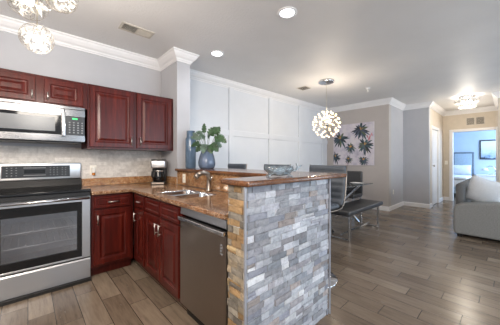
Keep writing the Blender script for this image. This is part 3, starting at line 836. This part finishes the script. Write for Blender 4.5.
# ------------------------------------------------------------------ dining set
t = thing('dining_table', 'glass-topped dining table with crossed chrome legs', 'table', (4.2, 2.33, 0))
bm = B(); rounded(bm, -.95, .95, -.45, .45, .738, .752, .006); link('table_top', bm, M['glass'], t)
for sx in (-.45, .55):
    for s in (-1, 1):
        bm = B(); m_ = Matrix.Translation((sx+s*.027, 0, .369)) @ Matrix.Rotation(s*math.radians(43), 4, 'X')
        box(bm, -.025, .025, -.02, .02, -.495, .495, .003, mx=m_); link('leg', bm, M['chrome'], t)
bm = B(); box(bm, -.4, .5, -.02, .02, .345, .385, .004); link('stretcher', bm, M['chrome'], t)
t = thing('bench', 'long dark grey upholstered bench with chrome loop legs', 'bench', (4.1, 1.78, 0))
bm = B(); rounded(bm, -.68, .72, -.2, .22, .385, .46, .025); link('seat', bm, M['leather_dark'], t)
for x in (-.58, .56):
    bm = B()
    for y in (-.16, .14): box(bm, x-.02, x+.02, y-.015, y+.015, .0, .385, .003)
    box(bm, x-.02, x+.02, -.145, .125, 0, .025, .003); box(bm, x-.02, x+.02, -.145, .125, .36, .385, .003)
    link('leg_frame', bm, M['steel_vert'], t)
bm = B(); box(bm, -.56, .54, -.03, -.002, .05, .075, .003); link('stretcher', bm, M['steel_vert'], t)
t = thing('dining_chair', 'dark grey upholstered chair at the far end of the glass table', 'chair', (5.3, 2.47, 0))
bm = B(); rounded(bm, -.25, .2, -.23, .23, .40, .48, .02); link('seat', bm, M['leather_dark'], t)
bm = B(); rounded(bm, .16, .24, -.23, .23, .42, .97, .025, mx=Matrix.Translation((0, 0, 0)) @ Matrix.Shear('XY', 4, (0, 0))); link('backrest', bm, M['leather_dark'], t)
for x in (-.21, .19):
    for y in (-.19, .19):
        bm = B(); box(bm, x-.018, x+.018, y-.018, y+.018, 0, .405, .003); link('leg', bm, M['chrome'], t)
def place_setting(x, y, lb):
    t = thing('plate', lb, 'plate', (x, y, .753))
    bm = B(); lathe(bm, [(0, 0), (.08, 0), (.13, .014), (.135, .018), (.128, .018), (.08, .006), (0, .006)], 24); link('dish', bm, M['plate'], t)
    return t
place_setting(4.78, 2.05, 'white plate on the glass table nearest the bench')
place_setting(4.86, 2.45, 'white plate on the glass table before the far chair')
t = thing('wine_glass', 'clear wine glass standing on the dining table', 'glass', (4.62, 2.22, .753))
bm = B(); lathe(bm, [(0, 0), (.036, 0), (.034, .004), (.006, .01), (.004, .09), (.012, .1), (.036, .12), (.042, .15), (.034, .2), (.032, .2), (.039, .15), (.034, .122), (0, .104)], 20); link('bowl', bm, M['crystal'], t)

# ------------------------------------------------------------------ painting
t = thing('painting', 'square canvas of dark palm crowns on a pale lilac ground', 'painting', (6.308, 3.345, 1.085), R90)
k = N('pale_lilac_paint'); n1 = k.noise(k.coord(), 4, 5, .7); n2 = k.noise(k.coord(), 11, 4)
k.l(k.mix(k.math('MULTIPLY', n2, .5), k.ramp(n1, [(.32, srgb(150, 148, 170)), (.45, srgb(196, 188, 202)), (.6, srgb(216, 210, 214)), (.72, srgb(190, 164, 176))]), srgb(206, 204, 212)), k.b.inputs['Base Color'])
k.b.inputs['Roughness'].default_value = .6
bm = B(); box(bm, 0, 1.07, -.035, 0, 0, 1.09, .003); link('canvas', bm, k.m, t)
pal = [mat('teal_brushstroke', (62, 84, 92), .6, var=.2), mat('slate_brushstroke', (76, 84, 104), .6, var=.2), mat('olive_brushstroke', (90, 98, 76), .6, var=.2),
       mat('ink_brushstroke', (44, 50, 60), .6, var=.2), mat('ochre_brushstroke', (186, 142, 84), .6, var=.15), mat('rose_brushstroke', (196, 120, 130), .6, var=.15)]
bm = B(); ly = -.0358
def stroke(cx, cz, ang, L, wd, mi, droop, lift):
    A = []; D = []
    for i in range(6):
        u = i/5; a = ang
        x = cx + math.cos(a)*L*u; z = cz + math.sin(a)*L*u - droop*L*u*u
        w_ = wd*math.sin(PI*(.12+.88*u))**.8 if i < 5 else 0.0008
        nx, nz = -math.sin(a), math.cos(a)
        q = lambda sx: (min(1.065, max(.005, x+sx*nx*w_)), ly-lift, min(1.085, max(.005, z+sx*nz*w_)))
        A.append(bm.verts.new(q(1))); D.append(bm.verts.new(q(-1)))
    for i in range(5):
        f = bm.faces.new((A[i], D[i], D[i+1], A[i+1])); f.material_index = mi
lift = 0
for u, v, rad, nf in ((.19, .35, .24, 15), (.70, .17, .24, 15), (.45, .57, .16, 12), (.79, .53, .22, 14), (.06, .80, .17, 11), (.40, .86, .12, 10), (.76, .88, .15, 11)):
    nf += 4
    for i in range(nf):
        lift += .000004
        stroke(u*1.07, (1-v)*1.09, 2*PI*i/nf+random.uniform(-.15, .15), rad*random.uniform(.7, 1.15), (.0215*rad/.2), random.choice((0, 0, 1, 3, 3, 2)), random.uniform(.05, .35), lift)
    for i in range(4):
        lift += .000004
        stroke(u*1.07, (1-v)*1.09, random.uniform(.6, 2.6), rad*.45, .008, 4, .1, lift)
for i in range(6): lift += .000004; stroke(random.uniform(.93, 1.03), random.uniform(.55, .8), random.uniform(1, 2), .09, .014, 5, 0, lift)
link('palm_brushwork', bm, pal, t)

# ------------------------------------------------------------------ dining pendant
t = thing('sputnik_pendant', 'round dandelion pendant of warm bulbs over the dining table', 'pendant light', (4.05, 2.30, H))
bm = B(); lathe(bm, [(0, -.035), (.13, -.035), (.14, -.03), (.14, -.001), (0, -.001)], 32); link('canopy', bm, M['chrome'], t)
bm = B(); tube(bm, [(0, 0, -.035), (0, 0, -.76)], .003, 6); link('cord', bm, M['silver'], t)
CZ = -.80
bm = B(); ball(bm, (0, 0, CZ), .05, 16, 10); link('hub', bm, M['chrome'], t)
rodm = B(); tube(rodm, [(0, 0, .04), (0, 0, .228)], .003, 6); bulbm = B(); ball(bulbm, (0, 0, .24), .0145, 10, 8)
rod0 = None; NB = 70
for i in range(NB):
    z = 1-2*(i+.5)/NB; ph = i*2.399963; r = math.sqrt(1-z*z)
    d = Vector((r*math.cos(ph), r*math.sin(ph), z))
    if rod0 is None:
        rod0 = link('rod', rodm, M['silver'], t); bulb0 = link('bulb', bulbm, M['bulb'], rod0); ro = rod0
    else:
        ro = rod0.copy(); C.objects.link(ro); ro.parent = t
        bo = bulb0.copy(); C.objects.link(bo); bo.parent = ro
    ro.location = (0, 0, CZ); ro.rotation_mode = 'QUATERNION'; ro.rotation_quaternion = d.to_track_quat('Z', 'Y')
point('pendant_glow', (4.05, 2.30, 2.02), 24, (1.0, .84, .66), .06)

# ------------------------------------------------------------------ kitchen globe chandelier
t = thing('globe_chandelier', 'three-globe wire and crystal chandelier hanging over the kitchen', 'chandelier', (.10, 2.10, H))
bm = B(); lathe(bm, [(0, -.03), (.12, -.03), (.13, -.02), (.13, -.001), (0, -.001)], 28); link('canopy', bm, M['chrome'], t)
def globe(x, y, z, r, seed):
    rnd = random.Random(seed)
    c = Vector((x-.10, y-2.10, z-H))
    bm = B()
    for i in range(16):
        ax = Vector((rnd.gauss(0, 1), rnd.gauss(0, 1), rnd.gauss(0, 1))).normalized(); o = ax.orthogonal().normalized(); p = ax.cross(o)
        off = rnd.uniform(-.55, .55)*r; rr = math.sqrt(r*r-off*off)
        tube(bm, [c+ax*off+(o*math.cos(2*PI*j/24)+p*math.sin(2*PI*j/24))*rr for j in range(24)], .001, 5, True)
    g = link('globe', bm, M['wire'], t)
    for i in range(32):
        bm = B()
        d = Vector((rnd.gauss(0, 1), rnd.gauss(0, 1), rnd.gauss(0, 1))).normalized(); q = c+d*r*rnd.uniform(.55, .92)
        a = Vector((rnd.gauss(0, 1), rnd.gauss(0, 1), rnd.gauss(0, 1))).normalized(); b2 = a.orthogonal().normalized(); c2 = a.cross(b2)
        L = rnd.uniform(.022, .036); w_ = L*.36
        vs = [bm.verts.new(q+a*L), bm.verts.new(q-a*L)] + [bm.verts.new(q+(b2*math.cos(2*PI*j/5)+c2*math.sin(2*PI*j/5))*w_) for j in range(5)]
        for j in range(5):
            bm.faces.new((vs[0], vs[2+j], vs[2+(j+1) % 5])); bm.faces.new((vs[1], vs[2+(j+1) % 5], vs[2+j]))
        link('crystal', bm, M['shard'], g)
    bm = B(); ball(bm, c, r*.26, 14, 10); link('bulb', bm, M['globe_bulb'], g)
    bm = B(); tube(bm, [c+Vector((0, 0, r)), (c.x*.5, c.y*.5, -.03)] if False else [c+Vector((0, 0, r*.2)), Vector((c.x, c.y, -.02))], .0035, 6); link('stem', bm, M['silver'], t)
globe(.045, 2.14, 2.03, .092, 3)
globe(.004, 2.10, 2.24, .108, 5)
globe(.16, 2.02, 2.30, .095, 9)
pl = point('globe_glow', (0, 0, 0), 36, (1.0, .92, .82), .2); pl.parent = t; pl.location = (0, 0, -.86)

# ------------------------------------------------------------------ ceiling fittings
for x, y, lb in ((1.885, 1.495, 'round recessed ceiling light, the larger one nearest the camera'), (1.90, 2.72, 'round recessed ceiling light in front of the column')):
    t = thing('recessed_light', lb, 'ceiling light', (x, y, H), 0, 'recessed ceiling lights')
    bm = B(); lathe(bm, [(.098, -.001), (.098, -.006), (.074, -.010), (.070, -.004), (.070, -.001)], 32); link('trim_ring', bm, M['trim'], t)
    bm = B(); lathe(bm, [(0, -.004), (.07, -.004), (.07, -.002), (0, -.002)], 28); link('lens', bm, M['lens'], t)
    d = bpy.data.lights.new('downlight', 'SPOT'); d.energy = 22; d.spot_size = 2.4; d.spot_blend = .8; d.color = (.95, .97, 1); d.shadow_soft_size = .07
    o = bpy.data.objects.new('downlight', d); C.objects.link(o); o.parent = t; o.location = (0, 0, -.02)
t = thing('ceiling_vent', 'rectangular ceiling air vent over the kitchen, half dark and half light', 'vent', (.90, 2.845, H))
bm = B()
box(bm, -.17, .17, -.085, -.065, -.010, -.001); box(bm, -.17, .17, .065, .085, -.010, -.001)
box(bm, -.17, -.15, -.065, .065, -.010, -.001); box(bm, .15, .17, -.065, .065, -.010, -.001); box(bm, -.006, .006, -.065, .065, -.010, -.001)
link('frame', bm, M['vent_tan'], t)
for x0, x1, s in ((-.15, -.006, 1), (.006, .15, -1)):
    bm = B()
    for i in range(9):
        y = -.058+i*.0145; box(bm, x0, x1, -.007, .007, -.0008, .0008, mx=Matrix.Translation((0, y, -.006)) @ Matrix.Rotation(s*.6, 4, 'X'))
    link('louvers', bm, M['vent_tan'], t)
bm = B(); box(bm, -.15, .15, -.065, .065, -.0012, -.0004); link('duct_opening', bm, M['vent_dark'], t)
t = thing('ceiling_vent', 'small square ceiling vent left of the dandelion pendant canopy', 'vent', (4.11, 2.83, H))
bm = B(); box(bm, -.11, .11, -.11, .11, -.006, -.001, .002); link('frame', bm, M['vent_tan'], t)
bm = B()
for i in range(6): box(bm, -.09, .09, -.085+i*.03, -.068+i*.03, -.009, -.006)
link('louvers', bm, M['vent_dark'], t)
t = thing('smoke_detector', 'small white ceiling sprinkler cap right of the pendant canopy', 'sprinkler', (5.06, 1.95, H)); t.name = 'sprinkler_head'
bm = B(); lathe(bm, [(0, -.02), (.045, -.02), (.05, -.001), (0, -.001)], 20); link('escutcheon', bm, M['trim'], t)
bm = B(); tube(bm, [(0, 0, -.02), (0, 0, -.08)], .012, 8); lathe(bm, [(0, -.085), (.03, -.085), (.03, -.08), (0, -.08)], 14); link('deflector', bm, M['white_plastic'], t)

# hall ceiling light and wall vent
t = thing('flush_ceiling_light', 'crystal flush-mount ceiling light at the hall entrance', 'ceiling light', (7.35, .66, H))
bm = B(); lathe(bm, [(0, -.05), (.06, -.05), (.15, -.03), (.15, -.001), (0, -.001)], 28); link('canopy', bm, M['chrome'], t)
bm = B()
for z, r in ((-.10, .21), (-.2, .15)): tube(bm, [(r*math.cos(2*PI*j/28), r*math.sin(2*PI*j/28), z) for j in range(28)], .008, 6, True)
for j in range(6):
    a = 2*PI*j/6; tube(bm, [(.1*math.cos(a), .1*math.sin(a), -.04), (.21*math.cos(a), .21*math.sin(a), -.10), (.15*math.cos(a), .15*math.sin(a), -.2)], .004, 5)
link('frame', bm, M['chrome'], t)
bm = B()
for j in range(28):
    a = 2*PI*j/28
    for r, z in ((.2, -.14), (.15, -.235)):
        t2 = bmesh.new(); bmesh.ops.create_icosphere(t2, subdivisions=1, radius=.022); merge(bm, t2, 0, Matrix.Translation((r*math.cos(a), r*math.sin(a), z)) @ Matrix.Diagonal((.7, .7, 1.5, 1)))
link('crystal_drops', bm, M['shard'], t)
for a in (0, 2.1, 4.2):
    bm = B(); ball(bm, (.07*math.cos(a), .07*math.sin(a), -.13), .03, 10, 8); link('bulb', bm, M['globe_bulb'], t)
pl = point('hall_glow', (0, 0, 0), 22, (1.0, .90, .76), .1); pl.parent = t; pl.location = (0, 0, -.30)
point('hall_light', (8.4, .78, 2.3), 8, (1.0, .88, .72), .15)
t = thing('wall_vent', 'double return-air grille above the bedroom doorway', 'vent', (9.30, .85, 2.22), R90)
for x0 in (0, .20):
    bm = B(); box(bm, x0, x0+.185, -.006, 0, 0, .21, .002); fr = link('frame', bm, M['vent_tan'], t)
    bm = B()
    for i in range(9): box(bm, x0+.015, x0+.17, -.009, -.006, .016+i*.021, .028+i*.021)
    link('louvers', bm, M['vent_dark'], fr)

# ------------------------------------------------------------------ bedroom
t = thing('bed', 'bed with grey panelled headboard in the blue bedroom', 'bed', (12.28, 1.72, 0))
bm = B(); box(bm, -.06, 0, -.82, .82, .0, 1.52, .01)
hb = link('headboard', bm, M['headframe'], t)
for y0, y1 in ((-.76, -.26), (-.24, .24), (.26, .76)):
    bm = B(); rounded(bm, -.085, -.05, y0, y1, .3, 1.46, .015); link('upholstered_panel', bm, M['bedframe'], hb)
bm = B(); box(bm, -2.0, -.06, -.78, .78, .12, .34, .02); link('bed_base', bm, M['bedframe'], t)
bm = B(); rounded(bm, -2.0, -.09, -.77, .77, .34, .58, .05); link('mattress', bm, M['linen'], t)
for x in (-1.93, -.15):
    for y in (-.7, .7):
        bm = B(); box(bm, x-.03, x+.03, y-.03, y+.03, 0, .12); link('foot', bm, M['headframe'], t)
bm = B(); rounded(bm, -2.03, -.55, -.80, .80, .582, .67, .04, seg=5)
tag(link('duvet', bm, M['linen'], loc=(12.28, 1.72, 0)), 'white puffy duvet spread over the bed', 'bedding')
for y, lb in ((1.25, 'white bed pillow nearest the nightstand'), (2.1, 'white bed pillow on the far side of the bed')):
    bm = B(); puff(bm, .6, .42, .22, Matrix.Translation((11.98, y, .84)) @ Matrix.Rotation(-.35, 4, 'Y') @ Matrix.Rotation(PI/2, 4, 'Z') @ Matrix.Rotation(PI/2, 4, 'X'))
    tag(link('bed_pillow', bm, M['linen']), lb, 'pillow', 'white bed pillows')
t = thing('nightstand', 'white nightstand under the bedroom picture', 'nightstand', (11.98, .42, 0))
bm = B(); box(bm, -.26, .26, -.38, .38, .08, .66, .015); link('body', bm, M['linen'], t)
bm = B(); rounded(bm, -.29, .27, -.40, .40, .66, .70, .015); link('top', bm, M['trim'], t)
for z0, z1 in ((.12, .36), (.39, .63)):
    bm = B(); box(bm, -.275, -.26, -.35, .35, z0, z1, .004); link('drawer', bm, M['trim'], t)
for x in (-.2, .2):
    for y in (-.32, .32):
        bm = B(); box(bm, x-.02, x+.02, y-.02, y+.02, 0, .08); link('foot', bm, M['headframe'], t)
t = thing('table_lamp', 'curved chrome lamp with small white shade on the nightstand', 'lamp', (11.92, .42, .701))
bm = B(); lathe(bm, [(0, 0), (.08, 0), (.08, .012), (.02, .02), (0, .02)], 20); link('base', bm, M['chrome'], t)
bm = B(); tube(bm, [(0, 0, .02), (0, -.07, .08), (0, -.10, .17), (0, -.05, .28), (0, .04, .31), (0, .12, .27), (0, .15, .22)], .011, 8); link('arm', bm, M['chrome'], t)
bm = B(); lathe(bm, [(.05, .08), (.11, -.02), (.107, -.02), (.047, .08)], 20, (0, .17, .16), closed=True); link('shade', bm, M['linen'], t)
t = thing('framed_picture', 'dark-framed blue landscape print on the bedroom wall', 'picture', (12.3, .75, 1.24), R90)
bm = B(); box(bm, 0, .74, -.03, 0, 0, .035); box(bm, 0, .74, -.03, 0, .675, .71); box(bm, 0, .035, -.03, 0, .035, .675); box(bm, .705, .74, -.03, 0, .035, .675)
link('frame', bm, M['picture_black'], t)
k = N('blue_landscape_print'); sp = k.n('ShaderNodeSeparateXYZ'); k.l(k.coord(), sp.inputs[0])
nn_ = k.noise(k.coord(), 5, 4); hh = k.math('ADD', sp.outputs[2], k.math('MULTIPLY', nn_, .5))
k.l(k.ramp(hh, [(.30, srgb(60, 74, 92)), (.36, srgb(140, 165, 196)), (.55, srgb(206, 216, 226)), (.8, srgb(226, 228, 232))]), k.b.inputs['Base Color'])
bm = B(); box(bm, .035, .705, -.015, -.002, .035, .675); link('print', bm, k.m, t)

# ------------------------------------------------------------------ sofa
t = thing('sofa', 'grey fabric sofa seen over its broad padded arm', 'sofa', (5.0, -.36, 0))
def armprof():
    pts = [(0, .05), (.96, .05), (.975, .10), (.975, .44), (.955, .49), (.90, .525), (.72, .56), (.5, .585), (.25, .60), (.06, .60), (.01, .58), (0, .54)]
    return pts
bm = B(); prism(bm, armprof(), 'x', 0, .24)
ed = [e for e in bm.edges if e.calc_face_angle(0) > .9]
bmesh.ops.bevel(bm, geom=ed, offset=.03, segments=4, profile=.5, affect='EDGES')
link('arm', bm, M['sofa'], t)
bm = B(); prism(bm, armprof(), 'x', 2.0, 2.24)
ed = [e for e in bm.edges if e.calc_face_angle(0) > .9]
bmesh.ops.bevel(bm, geom=ed, offset=.03, segments=4, profile=.5, affect='EDGES')
link('arm', bm, M['sofa'], t)
bm = B(); box(bm, .24, 2.0, .03, .96, .05, .28, .02); link('base', bm, M['sofa'], t)
bm = B(); rounded(bm, .242, 1.998, .855, .975, .28, .83, .045); link('back', bm, M['sofa_shaded'], t)
for x0 in (.245, 1.122):
    bm = B(); rounded(bm, x0, x0+.873, .02, .853, .282, .45, .045); link('seat_cushion', bm, M['sofa'], t)
for x in (.08, 2.16):
    for y in (.06, .9):
        bm = B(); box(bm, x-.03, x+.03, y-.03, y+.03, 0, .05); link('foot', bm, M['dark'], t)
mx = Matrix.Translation((5.40, .27, .705)) @ Matrix.Rotation(math.radians(-6), 4, 'Z') @ Matrix.Rotation(math.radians(-12), 4, 'Y') @ Matrix.Rotation(math.radians(20), 4, 'X') @ Matrix.Rotation(PI/2, 4, 'Y')
bm = B(); puff(bm, .45, .46, .22, mx, 12, .4)
tag(link('throw_pillow', bm, M['pillow']), 'large pale grey plush pillow leaning inside the sofa arm', 'pillow')
